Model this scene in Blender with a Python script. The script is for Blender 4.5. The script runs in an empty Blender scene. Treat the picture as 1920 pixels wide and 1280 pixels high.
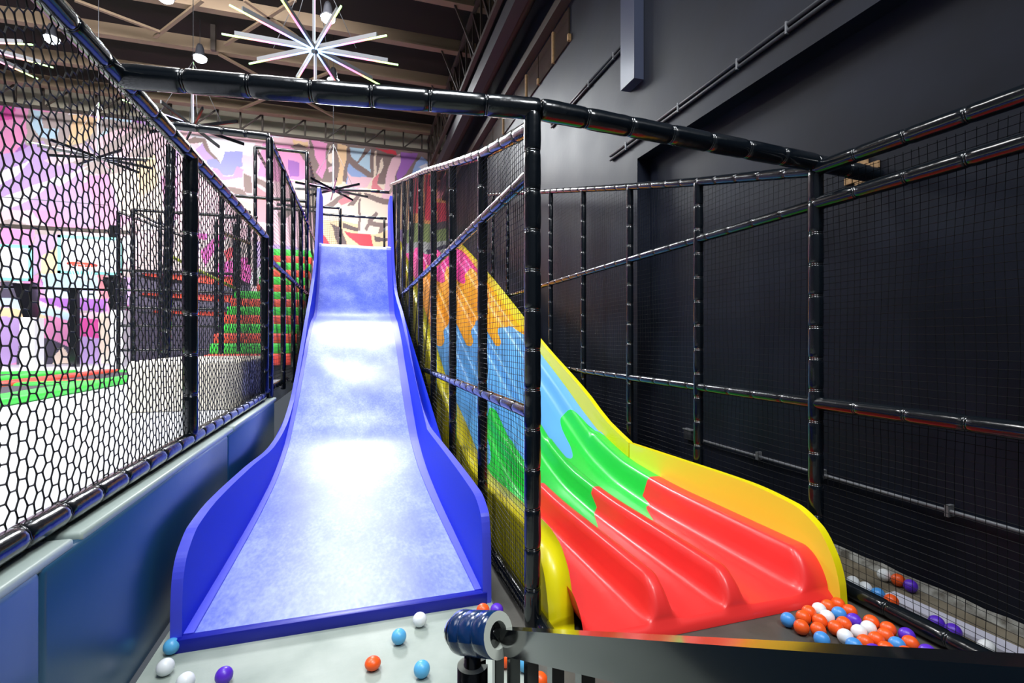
import bpy, bmesh, math, random
import numpy as np
from mathutils import Vector, Matrix
random.seed(7); rng = np.random.default_rng(7)
SC = bpy.context.scene
COL = SC.collection
# ------------------------------------------------------------------ camera
CA = math.radians(17.2); FPX = 930.0; EYE = 1.5; CYP = 638.0
SA, CC = math.sin(CA), math.cos(CA)
cam = bpy.data.cameras.new('camera'); camo = bpy.data.objects.new('camera', cam)
COL.objects.link(camo); camo.location = (0, 0, EYE); camo.rotation_euler = (math.radians(90), 0, -CA)
cam.sensor_width = 36; cam.lens = 36*FPX/1920; cam.shift_y = -2/1920; cam.clip_start = .05; cam.clip_end = 200
SC.camera = camo
# ------------------------------------------------------------------ world, lights, exposure
w = bpy.data.worlds.new('world'); SC.world = w; w.use_nodes = True
w.node_tree.nodes['Background'].inputs[0].default_value = (.75, .85, 1, 1)
w.node_tree.nodes['Background'].inputs[1].default_value = .12
SC.view_settings.view_transform = 'Standard'; SC.view_settings.look = 'None'
SC.view_settings.gamma = 1; SC.view_settings.use_curve_mapping = False
SC.view_settings.exposure = 0.0
def area(name, loc, target, size, power, color=(1, 1, 1), sy=None, spread=130):
    l = bpy.data.lights.new(name, 'AREA'); l.energy = power; l.color = color
    l.shape = 'RECTANGLE'; l.size = size; l.size_y = sy or size
    o = bpy.data.objects.new(name, l); COL.objects.link(o); o.location = loc
    o.rotation_euler = (Vector(target)-Vector(loc)).to_track_quat('-Z', 'Y').to_euler(); l.spread = math.radians(spread); return o
area('hall_fill', (-7, 5, 8.2), (-7, 8, 0), 5, 760, (1, .98, 1))  # added fill, out of view, brightens the left hall and white floor
area('mural_fill', (-5, 9.5, 8.3), (-5, 18, 3.5), 9, 980, (1, .97, .97), 1.5, 110)  # added wash over the mural, not one of the roof lamps
area('slide_fill', (-.3, 1.0, 8.0), (-.1, 5, 0), 2.5, 215, (.92, .96, 1), None, 110)  # unseen fill above the camera, added for the blue slide
area('back_fill', (-.2, 15.0, 8.2), (-.1, 6, .3), 2.0, 250, (.95, .98, 1), None, 90)  # added to put glare on the slide bed, no fixture here
area('stair_fill', (-1.9, 5.5, 8.3), (-.8, 8.5, 0), 1.6, 330, (1, .99, .98), None, 130)  # extra fill to lift the stairs and yellow boards, no lamp body
area('side_fill', (1.8, -1.5, 6.5), (1.9, 4, .6), 1.2, 130, (.95, .98, 1))  # unseen fill behind the camera, added for the rainbow slide side

def P(px, py, X=None, Y=None, Z=None, t=None):
    """point of a real plane seen at a pixel"""
    u = (px-960)/FPX; v = (CYP-py)/FPX
    r = (SA+CC*u, CC-SA*u, v)
    k = X/r[0] if X is not None else Y/r[1] if Y is not None else (Z-EYE)/r[2] if Z is not None else t
    return Vector((r[0]*k, r[1]*k, EYE+r[2]*k))
# ------------------------------------------------------------------ materials
def lin(c):
    return tuple((x/12.92 if x <= .04045 else ((x+.055)/1.055)**2.4) for x in (v/255 for v in c))
MATS = {}
def mat(name, rgb, rough=.5, metal=0, spec=.5, coat=0, noise=0, nscale=8, bump=0, bscale=40, rgb2=None, emis=0, rvar=0):
    if name in MATS: return MATS[name]
    m = bpy.data.materials.new(name); m.use_nodes = True; nt = m.node_tree; b = nt.nodes['Principled BSDF']
    c = lin(rgb); b.inputs['Base Color'].default_value = (*c, 1)
    b.inputs['Roughness'].default_value = rough; b.inputs['Metallic'].default_value = metal
    b.inputs['Specular IOR Level'].default_value = spec; b.inputs['Coat Weight'].default_value = coat
    b.inputs['Coat Roughness'].default_value = .08
    tc = nt.nodes.new('ShaderNodeTexCoord')
    if noise or rgb2:
        n = nt.nodes.new('ShaderNodeTexNoise'); n.inputs['Scale'].default_value = nscale; n.inputs['Detail'].default_value = 5
        nt.links.new(tc.outputs['Object'], n.inputs['Vector'])
        r = nt.nodes.new('ShaderNodeValToRGB'); r.color_ramp.elements[0].position = .35; r.color_ramp.elements[1].position = .65
        c2 = lin(rgb2) if rgb2 else tuple(min(1, x*(1+noise)) for x in c)
        c1 = c if rgb2 else tuple(x*(1-noise) for x in c)
        r.color_ramp.elements[0].color = (*c1, 1); r.color_ramp.elements[1].color = (*c2, 1)
        nt.links.new(n.outputs['Fac'], r.inputs['Fac']); nt.links.new(r.outputs['Color'], b.inputs['Base Color'])
        if rvar:
            mr = nt.nodes.new('ShaderNodeMapRange'); mr.inputs['To Min'].default_value = rough-rvar; mr.inputs['To Max'].default_value = rough+rvar
            nt.links.new(n.outputs['Fac'], mr.inputs['Value']); nt.links.new(mr.outputs['Result'], b.inputs['Roughness'])
    if bump:
        n2 = nt.nodes.new('ShaderNodeTexNoise'); n2.inputs['Scale'].default_value = bscale; n2.inputs['Detail'].default_value = 3
        nt.links.new(tc.outputs['Object'], n2.inputs['Vector'])
        bp = nt.nodes.new('ShaderNodeBump'); bp.inputs['Strength'].default_value = bump; bp.inputs['Distance'].default_value = .01
        nt.links.new(n2.outputs['Fac'], bp.inputs['Height']); nt.links.new(bp.outputs['Normal'], b.inputs['Normal'])
    if emis:
        b.inputs['Emission Color'].default_value = (*c, 1); b.inputs['Emission Strength'].default_value = emis
    MATS[name] = m; return m
M_FOAM = mat('black_foam_vinyl', (9, 15, 21), .2, spec=.5, coat=.3, bump=.25, bscale=14)
M_PIPE = mat('steel_pipe', (90, 95, 100), .3, metal=.8)
M_TIE = mat('cable_tie', (20, 24, 28), .12, spec=.8)
M_CORD = mat('net_cord', (8, 7, 12), .6)
M_CORD2 = mat('net_cord_square', (6, 7, 9), .55, spec=.3)
M_WALL = mat('black_wall_paint', (15, 19, 29), .5, spec=.2, rgb2=(23, 28, 41), nscale=1.3, bump=.25, bscale=3.5, rvar=.08)
M_CEIL = mat('dark_roof_sheet', (34, 32, 29), .8, spec=.2)
M_BEAM = mat('tan_roof_steel', (120, 103, 84), .6, spec=.3)
M_BEAMD = mat('dark_roof_steel', (52, 44, 37), .6)
M_BLUE = mat('deep_blue_board', (2, 48, 214), .5, spec=.12)
M_BLUEL = mat('pale_blue_edge', (66, 74, 220), .4)
M_BLUED = mat('navy_front_lip', (6, 20, 150), .4)
M_YEL = mat('yellow_plastic', (255, 244, 70), .3, coat=.3)
M_YELV = mat('yellow_lime_plastic', (240, 226, 14), .35, coat=.2)
M_RED = mat('red_plastic', (240, 52, 50), .36, coat=.15)
M_GRN = mat('green_plastic', (34, 200, 66), .36, coat=.15)
M_SKY = mat('sky_blue_plastic', (96, 166, 230), .45, spec=.4)
M_ORG = mat('orange_plastic', (248, 166, 22), .55, spec=.3)
M_MAG = mat('magenta_plastic', (232, 60, 150), .5, spec=.3)
M_PAD = mat('slate_blue_wall_pad', (34, 78, 112), .3, spec=.6, bump=.1, bscale=5)
M_PADT = mat('grey_green_pad_top', (170, 185, 178), .4)
M_WHT = mat('white_floor', (212, 216, 224), .6)
M_TAN = mat('cream_block_vinyl', (235, 226, 208), .45)
M_TGRN = mat('trampoline_green_pad', (60, 215, 70), .45)
M_TRED = mat('trampoline_red_pad', (240, 80, 62), .45)
M_BED = mat('trampoline_bed', (72, 66, 78), .7)
M_MESHB = mat('plywood_dirt', (98, 88, 70), .8, rgb2=(120, 112, 96), nscale=6)
M_PLANK = mat('white_plank', (190, 190, 205), .6)
M_ALU = mat('aluminium_channel', (112, 114, 118), .45, metal=.2)
M_WFOAM = mat('cut_foam', (205, 212, 200), .8)
M_BFOAM = mat('blue_foam_vinyl', (18, 62, 120), .2, coat=.5, rgb2=(14, 46, 92), nscale=7, bump=.3, bscale=25)
M_BLK = mat('gloss_black_steel', (14, 16, 20), .14, spec=.7, coat=.6)
M_GLASS = mat('dark_window', (52, 44, 38), .15)
M_BRICK = mat('tan_brick', (150, 118, 80), .8, noise=.2, nscale=30)
M_BWHITE = mat('white_board', (240, 242, 245), .3)
M_TEAL = mat('teal_trim', (120, 215, 205), .4)
M_DKC = mat('dark_grey_core', (40, 42, 48), .5)

def attr_mat(name, attr='Col', rough=.6):
    m = bpy.data.materials.new(name); m.use_nodes = True; nt = m.node_tree; b = nt.nodes['Principled BSDF']
    a = nt.nodes.new('ShaderNodeAttribute'); a.attribute_name = attr
    nt.links.new(a.outputs['Color'], b.inputs['Base Color']); b.inputs['Roughness'].default_value = rough; return m

def slide_mat():
    m = bpy.data.materials.new('worn_blue_vinyl'); m.use_nodes = True; nt = m.node_tree; b = nt.nodes['Principled BSDF']
    tc = nt.nodes.new('ShaderNodeTexCoord'); mp = nt.nodes.new('ShaderNodeMapping'); mp.inputs['Scale'].default_value = (1, .45, 1)
    nt.links.new(tc.outputs['Object'], mp.inputs['Vector'])
    n = nt.nodes.new('ShaderNodeTexNoise'); n.inputs['Scale'].default_value = 2.2; n.inputs['Detail'].default_value = 8; n.inputs['Roughness'].default_value = .68
    n2 = nt.nodes.new('ShaderNodeTexNoise'); n2.inputs['Scale'].default_value = 55; n2.inputs['Detail'].default_value = 4
    nt.links.new(mp.outputs['Vector'], n.inputs['Vector']); nt.links.new(mp.outputs['Vector'], n2.inputs['Vector'])
    ad = nt.nodes.new('ShaderNodeMath'); ad.operation = 'MULTIPLY_ADD'; ad.inputs[1].default_value = .34
    nt.links.new(n2.outputs['Fac'], ad.inputs[0]); nt.links.new(n.outputs['Fac'], ad.inputs[2])
    r = nt.nodes.new('ShaderNodeValToRGB'); e = r.color_ramp.elements
    e[0].position = .48; e[0].color = (*lin((52, 76, 200)), 1); e[1].position = .84; e[1].color = (*lin((134, 150, 232)), 1)
    x = e.new(.64); x.color = (*lin((86, 106, 214)), 1)
    nt.links.new(ad.outputs[0], r.inputs['Fac']); nt.links.new(r.outputs['Color'], b.inputs['Base Color'])
    mr = nt.nodes.new('ShaderNodeMapRange'); mr.inputs['To Min'].default_value = .3; mr.inputs['To Max'].default_value = .52
    nt.links.new(n.outputs['Fac'], mr.inputs['Value']); nt.links.new(mr.outputs['Result'], b.inputs['Roughness'])
    b.inputs['Specular IOR Level'].default_value = .6
    return m
M_SLIDE = slide_mat()

def floor_mat(name, a, b2, rough):
    m = bpy.data.materials.new(name); m.use_nodes = True; nt = m.node_tree; b = nt.nodes['Principled BSDF']
    tc = nt.nodes.new('ShaderNodeTexCoord')
    n = nt.nodes.new('ShaderNodeTexNoise'); n.inputs['Scale'].default_value = 3; n.inputs['Detail'].default_value = 6
    nt.links.new(tc.outputs['Object'], n.inputs['Vector'])
    r = nt.nodes.new('ShaderNodeValToRGB'); r.color_ramp.elements[0].position = .3; r.color_ramp.elements[1].position = .7
    r.color_ramp.elements[0].color = (*lin(a), 1); r.color_ramp.elements[1].color = (*lin(b2), 1)
    nt.links.new(n.outputs['Fac'], r.inputs['Fac']); nt.links.new(r.outputs['Color'], b.inputs['Base Color'])
    mp = nt.nodes.new('ShaderNodeMapping'); mp.inputs['Rotation'].default_value = (0, 0, math.radians(35)); mp.inputs['Scale'].default_value = (1, 1, 1)
    nt.links.new(tc.outputs['Object'], mp.inputs['Vector'])
    ck = nt.nodes.new('ShaderNodeTexChecker'); ck.inputs['Scale'].default_value = 60
    nt.links.new(mp.outputs['Vector'], ck.inputs['Vector'])
    bp = nt.nodes.new('ShaderNodeBump'); bp.inputs['Strength'].default_value = .3; bp.inputs['Distance'].default_value = .003
    nt.links.new(ck.outputs['Fac'], bp.inputs['Height']); nt.links.new(bp.outputs['Normal'], b.inputs['Normal'])
    b.inputs['Roughness'].default_value = rough; return m
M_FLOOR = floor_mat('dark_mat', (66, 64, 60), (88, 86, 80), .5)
M_FLOORL = floor_mat('grey_green_mat', (138, 150, 141), (168, 177, 168), .55)

def led_mat():
    m = bpy.data.materials.new('led_rainbow_strip'); m.use_nodes = True; nt = m.node_tree; b = nt.nodes['Principled BSDF']
    tc = nt.nodes.new('ShaderNodeTexCoord'); sp = nt.nodes.new('ShaderNodeSeparateXYZ')
    nt.links.new(tc.outputs['Generated'], sp.inputs[0])
    r = nt.nodes.new('ShaderNodeValToRGB'); e = r.color_ramp.elements
    e[0].position = 0; e[0].color = (.35, .6, 1, 1); e[1].position = 1; e[1].color = (.3, 1, .12, 1)
    for p, c in ((.3, (.2, .25, 1)), (.5, (1, .12, .55)), (.68, (1, .15, .1)), (.82, (.6, 1, .12))):
        q = e.new(p); q.color = (*c, 1)
    nt.links.new(sp.outputs[0], r.inputs['Fac']); nt.links.new(r.outputs['Color'], b.inputs['Emission Color'])
    b.inputs['Emission Strength'].default_value = 2.4; b.inputs['Base Color'].default_value = (.8, .8, .8, 1); return m
M_LED = led_mat()
M_LAMP = mat('lamp_glass', (225, 240, 255), .4, emis=22)
# ------------------------------------------------------------------ mesh helpers
def mesh(name, vs, fs, m, parent=None, smooth=False, mi=None):
    me = bpy.data.meshes.new(name); me.from_pydata([tuple(v) for v in vs], [], fs)
    for mm in (m if isinstance(m, (list, tuple)) else [m]): me.materials.append(mm)
    if mi is not None: me.polygons.foreach_set('material_index', mi)
    if smooth: me.shade_smooth()
    me.update()
    o = bpy.data.objects.new(name, me); COL.objects.link(o)
    if parent: o.parent = parent
    return o
def inst(name, me, parent=None, loc=(0, 0, 0), rot=None, scale=None):
    o = bpy.data.objects.new(name, me); COL.objects.link(o); o.location = loc
    if rot is not None: o.rotation_mode = 'QUATERNION'; o.rotation_quaternion = rot
    if scale: o.scale = scale
    if parent: o.parent = parent
    return o
def tag(o, label=None, cat=None, group=None, kind=None):
    if label: o['label'] = label
    if cat: o['category'] = cat
    if group: o['group'] = group
    if kind: o['kind'] = kind
    return o
def thing(name, label, cat, group=None, loc=(0, 0, 0)):
    o = bpy.data.objects.new(name, None); COL.objects.link(o); o.location = loc; o.empty_display_size = .1
    return tag(o, label, cat, group)
def structure(o): o['kind'] = 'structure'; return o
def boxvf(a, b):
    x0, y0, z0 = a; x1, y1, z1 = b
    v = [(x0, y0, z0), (x1, y0, z0), (x1, y1, z0), (x0, y1, z0), (x0, y0, z1), (x1, y0, z1), (x1, y1, z1), (x0, y1, z1)]
    return v, [(0, 3, 2, 1), (4, 5, 6, 7), (0, 1, 5, 4), (1, 2, 6, 5), (2, 3, 7, 6), (3, 0, 4, 7)]
def box(name, a, b, m, parent=None, bev=0):
    v, f = boxvf(a, b); o = mesh(name, v, f, m, parent)
    if bev:
        bm = bmesh.new(); bm.from_mesh(o.data)
        bmesh.ops.bevel(bm, geom=bm.edges[:], offset=bev, segments=2, affect='EDGES', profile=.5)
        bm.to_mesh(o.data); bm.free(); o.data.shade_smooth()
        for p in o.data.polygons: p.use_smooth = True
    return o
class MB:
    def __init__(s): s.v = []; s.f = []; s.mi = []
    def add(s, v, f, mi=0):
        n = len(s.v); s.v += [tuple(x) for x in v]; s.f += [tuple(i+n for i in q) for q in f]; s.mi += [mi]*len(f)
    def box(s, a, b, mi=0): s.add(*boxvf(a, b), mi)
    def bar(s, p0, p1, w, h=None, up=(0, 0, 1), mi=0):
        p0, p1 = Vector(p0), Vector(p1); d = (p1-p0).normalized(); h = h or w
        a = d.cross(Vector(up));  a = a.normalized() if a.length > 1e-4 else Vector((1, 0, 0)); b = a.cross(d).normalized()
        v = [p+a*(sx*w/2)+b*(sy*h/2) for p in (p0, p1) for sx, sy in ((-1, -1), (1, -1), (1, 1), (-1, 1))]
        s.add(v, [(0, 1, 2, 3), (7, 6, 5, 4), (0, 4, 5, 1), (1, 5, 6, 2), (2, 6, 7, 3), (3, 7, 4, 0)], mi)
    def tube(s, pts, rad, n=8, mi=0, cap=True):
        pts = [Vector(p) for p in pts]; rs = rad if isinstance(rad, (list, tuple)) else [rad]*len(pts)
        base = len(s.v); prev = None
        for i, p in enumerate(pts):
            d = (pts[min(i+1, len(pts)-1)]-pts[max(i-1, 0)]).normalized()
            if prev is None:
                a = d.cross(Vector((0, 0, 1)));  a = a if a.length > .05 else d.cross(Vector((1, 0, 0)))
            else: a = prev-d*prev.dot(d)
            a.normalize(); prev = a; b = d.cross(a)
            for k in range(n):
                t = 2*math.pi*k/n; s.v.append(tuple(p+(a*math.cos(t)+b*math.sin(t))*rs[i]))
        for i in range(len(pts)-1):
            for k in range(n):
                q = base+i*n; s.f.append((q+k, q+(k+1) % n, q+n+(k+1) % n, q+n+k)); s.mi.append(mi)
        if cap:
            s.f.append(tuple(base+k for k in range(n))[::-1]); s.f.append(tuple(base+(len(pts)-1)*n+k for k in range(n))); s.mi += [mi, mi]
    def build(s, name, m, parent=None, smooth=False):
        return mesh(name, s.v, s.f, m, parent, smooth, s.mi)
def bar(name, p0, p1, w, h, m, parent=None, up=(0, 0, 1)):
    b = MB(); b.bar(p0, p1, w, h, up); return b.build(name, m, parent)
def tube(name, pts, r, m, parent=None, n=8):
    b = MB(); b.tube(pts, r, n); return b.build(name, m, parent, True)
def extrude_profile(name, pts2, x0, x1, m, parent=None, mi_top=None, axis=0, smooth=False):
    """closed (y,z) outline extruded between two x, which may be functions of y"""
    f0 = x0 if callable(x0) else (lambda y: x0); f1 = x1 if callable(x1) else (lambda y: x1)
    n = len(pts2); v = [(f0(y), y, z) for y, z in pts2]+[(f1(y), y, z) for y, z in pts2]
    bm = bmesh.new(); vv = [bm.verts.new(p) for p in v]
    A = bm.faces.new(vv[:n]); B = bm.faces.new(vv[n:][::-1])
    side = []
    for i in range(n):
        j = (i+1) % n; side.append(bm.faces.new((vv[i], vv[n+i], vv[n+j], vv[j])))
    for f in side: f.material_index = 1 if mi_top else 0; f.smooth = smooth
    bmesh.ops.triangulate(bm, faces=[A, B]); bmesh.ops.recalc_face_normals(bm, faces=bm.faces[:])
    me = bpy.data.meshes.new(name); bm.to_mesh(me); bm.free()
    me.materials.append(m)
    if mi_top: me.materials.append(mi_top)
    o = bpy.data.objects.new(name, me); COL.objects.link(o)
    if parent: o.parent = parent
    return o
def dense(p):
    y0 = p[0][0]; out = []
    for i, q in enumerate(smooth_curve(p, 2400)):
        k = 1 if q[0] < y0+.02 else 4 if q[0] < y0+.12 else 12 if q[0] < y0+.5 else 40
        if i % k == 0 or i == 2399: out.append(q)
    return out
def interp(pts, y):
    return float(np.interp(y, [p[0] for p in pts], [p[1] for p in pts]))
def smooth_curve(pts, n=60):
    """monotone-ish cubic resample of (y,z) points"""
    ys = np.array([p[0] for p in pts]); zs = np.array([p[1] for p in pts])
    h = np.diff(ys); dl = np.diff(zs)/h; m = np.zeros(len(ys)); m[0], m[-1] = dl[0], dl[-1]
    for i in range(1, len(ys)-1): m[i] = 0 if dl[i-1]*dl[i] <= 0 else 2*dl[i-1]*dl[i]/(dl[i-1]+dl[i])
    out = []
    for y in np.linspace(ys[0], ys[-1], n):
        i = min(max(int(np.searchsorted(ys, y)-1), 0), len(h)-1); t = (y-ys[i])/h[i]
        z = (2*t**3-3*t*t+1)*zs[i]+(t**3-2*t*t+t)*h[i]*m[i]+(3*t*t-2*t**3)*zs[i+1]+(t**3-t*t)*h[i]*m[i+1]
        out.append((float(y), float(z)))
    return out
# foam covered pipe: part = pipe with ties, sub-parts = foam sleeves
SLV = {}
def sleeve_mesh(L, r, m):
    key = (round(L, 2), round(r, 3), m.name)
    if key in SLV: return SLV[key]
    L = key[0]; b = MB(); g = .004
    xs = [(g*.5, .6), (g*.5+.002, .9), (.012, .965), (.035, 1.0), (L*.33, 1.02), (L*.66, .99), (L-.035, 1.0), (L-.012, .965), (L-g*.5-.002, .9), (L-g*.5, .6)]
    b.tube([(x, 0, 0) for x, _ in xs], [r*q for _, q in xs], 14)
    me = bpy.data.meshes.new('foam_sleeve'); me.from_pydata(b.v, [], b.f); me.materials.append(m); me.shade_smooth()
    SLV[key] = me; return me
def foam_tube(name, p0, p1, parent, r=.042, seg=.27, sleeves=True, m=None):
    m = m or M_FOAM
    p0, p1 = Vector(p0), Vector(p1); D = p1-p0; L = D.length; d = D/L; n = max(1, round(L/seg)); s = L/n
    b = MB()
    if sleeves:
        b.tube([p0, p1], r*.55, 8)
        for i in range(1, n):
            q = p0+d*(s*i); b.tube([q-d*.004, q+d*.004], r*.93, 12)
        part = b.build(name, M_TIE, parent, True)
        rot = d.to_track_quat('X', 'Z')
        for i in range(n):
            jit = Matrix.Rotation(random.uniform(0, 6.28), 3, 'X').to_quaternion()
            me = sleeve_mesh(s, r, m)
            inst('foam_sleeve', me, part, p0+d*(s*i), rot @ jit, (s/round(s, 2), 1, 1))
    else:
        pts = []; rs = []
        for i in range(n):
            for q, k in ((.01, .9), (.06, 1), (.94, 1), (.99, .9)): pts.append(p0+d*(s*(i+q))); rs.append(r*k)
        b.tube(pts, rs, 8); part = b.build(name, m, parent, True)
    return part
def net_square(parent, A, B, z0, ztop, pitch=.045, r=.0016, sag=.0, m=None, ztopf=None, wob=.006):
    """vertical square net on the segment A-B (xy); ztopf(s) gives upper limit at distance s"""
    A = Vector((*A, 0)); B = Vector((*B, 0)); L = (B-A).length; d = (B-A)/L; nrm = Vector((-d.y, d.x, 0))
    zt = ztopf or (lambda s: ztop); V = []; F = []
    ph = random.uniform(0, 6)
    def off(s, z):
        return nrm*(wob*math.sin(s*5.1+z*3+ph)+wob*.6*math.sin(s*11+z*7))+Vector((0, 0, -sag*abs(math.sin(math.pi*s/1.12))*(1 if z > z0+.1 else 0)))
    def cord(pts, ax):
        base = len(V); o1, o2, o3 = (nrm*r, (-nrm*.5+ax*.87)*r, (-nrm*.5-ax*.87)*r)
        for p in pts: V.extend([tuple(p+o1), tuple(p+o2), tuple(p+o3)])
        for i in range(len(pts)-1):
            q = base+3*i
            for k in range(3): F.append((q+k, q+(k+1) % 3, q+3+(k+1) % 3, q+3+k))
    n = int(L/pitch)
    for i in range(n+1):
        s = i*pitch+random.uniform(-.004, .004); H = zt(s)-z0
        k = max(2, int(H/.25)); cord([A+d*(s+.006*math.sin(z0+H*j/k*6+i*.2))+Vector((0, 0, z0+H*j/k))+off(s, z0+H*j/k) for j in range(k+1)], d)
    zmax = max(zt(0), zt(L)); z = z0; up = Vector((0, 0, 1))
    while z < zmax:
        ss = [s for s in np.linspace(0, L, max(3, int(L/.14))) if zt(s) >= z]
        if len(ss) > 1: cord([A+d*s+Vector((0, 0, z+random.uniform(-.002, .002)))+off(s, z) for s in ss], up)
        z += pitch
    o = mesh('net', V, F, m or M_CORD2, parent); o['kind'] = 'stuff'; return o
def net_hex(parent, X, y0, y1, z0, z1, s=.0365, r=.0031, ys_=.82):
    V = []; E = {}; P_ = []
    dx = 1.5*s; dz = math.sqrt(3)*s; ncol = int((y1-y0)/dx/ys_)+1; nrow = int((z1-z0)/dz)+1
    verts = {}; pos = []
    def vid(y, z):
        k = (round(y/s*2), round(z/dz*2))
        if k not in verts:
            verts[k] = len(pos)
            j = .0022
            zf = (z-z0)/(z1-z0)
            pos.append(Vector((X+.012*math.sin(y*2.3+z)+rng.uniform(-j, j), y+rng.uniform(-j, j)+.02*math.sin(z*3+y)*zf, z+rng.uniform(-j, j)+.012*math.sin(y*4))))
        return verts[k]
    edges = set()
    for c in range(ncol):
        for q in range(nrow):
            cy = y0+c*dx; cz = z0+q*dz+(dz/2 if c % 2 else 0)
            if cz > z1: continue
            ring = [vid(cy-y0+s*math.cos(a), cz-z0+s*math.sin(a)) for a in (k*math.pi/3 for k in range(6))]
            for a, b in zip(ring, ring[1:]+ring[:1]): edges.add((min(a, b), max(a, b)))
    pos = [Vector((p.x, p.y*ys_+y0, p.z+z0)) for p in pos]
    V = []; F = []
    for a, b in edges:
        p, q = pos[a], pos[b]; d = (q-p).normalized(); n1 = Vector((1, 0, 0)); n2 = d.cross(n1).normalized(); n1 = n2.cross(d)
        base = len(V)
        for pt, rr in ((p-d*.002, r*1.25), (p+d*.008, r), (q-d*.008, r), (q+d*.002, r*1.25)):
            for k in range(4):
                t = math.pi*k/2; V.append(tuple(pt+n1*(math.cos(t)*rr)+n2*(math.sin(t)*rr)))
        for i in range(3):
            for k in range(4): F.append((base+4*i+k, base+4*i+(k+1) % 4, base+4*i+4+(k+1) % 4, base+4*i+4+k))
    o = mesh('net', V, F, M_CORD, parent); o['kind'] = 'stuff'; return o
# ================================================================== SETTING
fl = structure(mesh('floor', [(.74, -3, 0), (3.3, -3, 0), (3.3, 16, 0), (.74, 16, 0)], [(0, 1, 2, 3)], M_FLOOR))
mt = mesh('floor_mat', *boxvf((-.93, -3, -.02), (.73, 12, .004)), M_FLOORL)
tag(mt, 'grey green textured floor mat under and before the blue slide', 'mat')
structure(box('trim_1', (-16, -3, .55), (-1.22, 18, .8), M_WHT))
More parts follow.
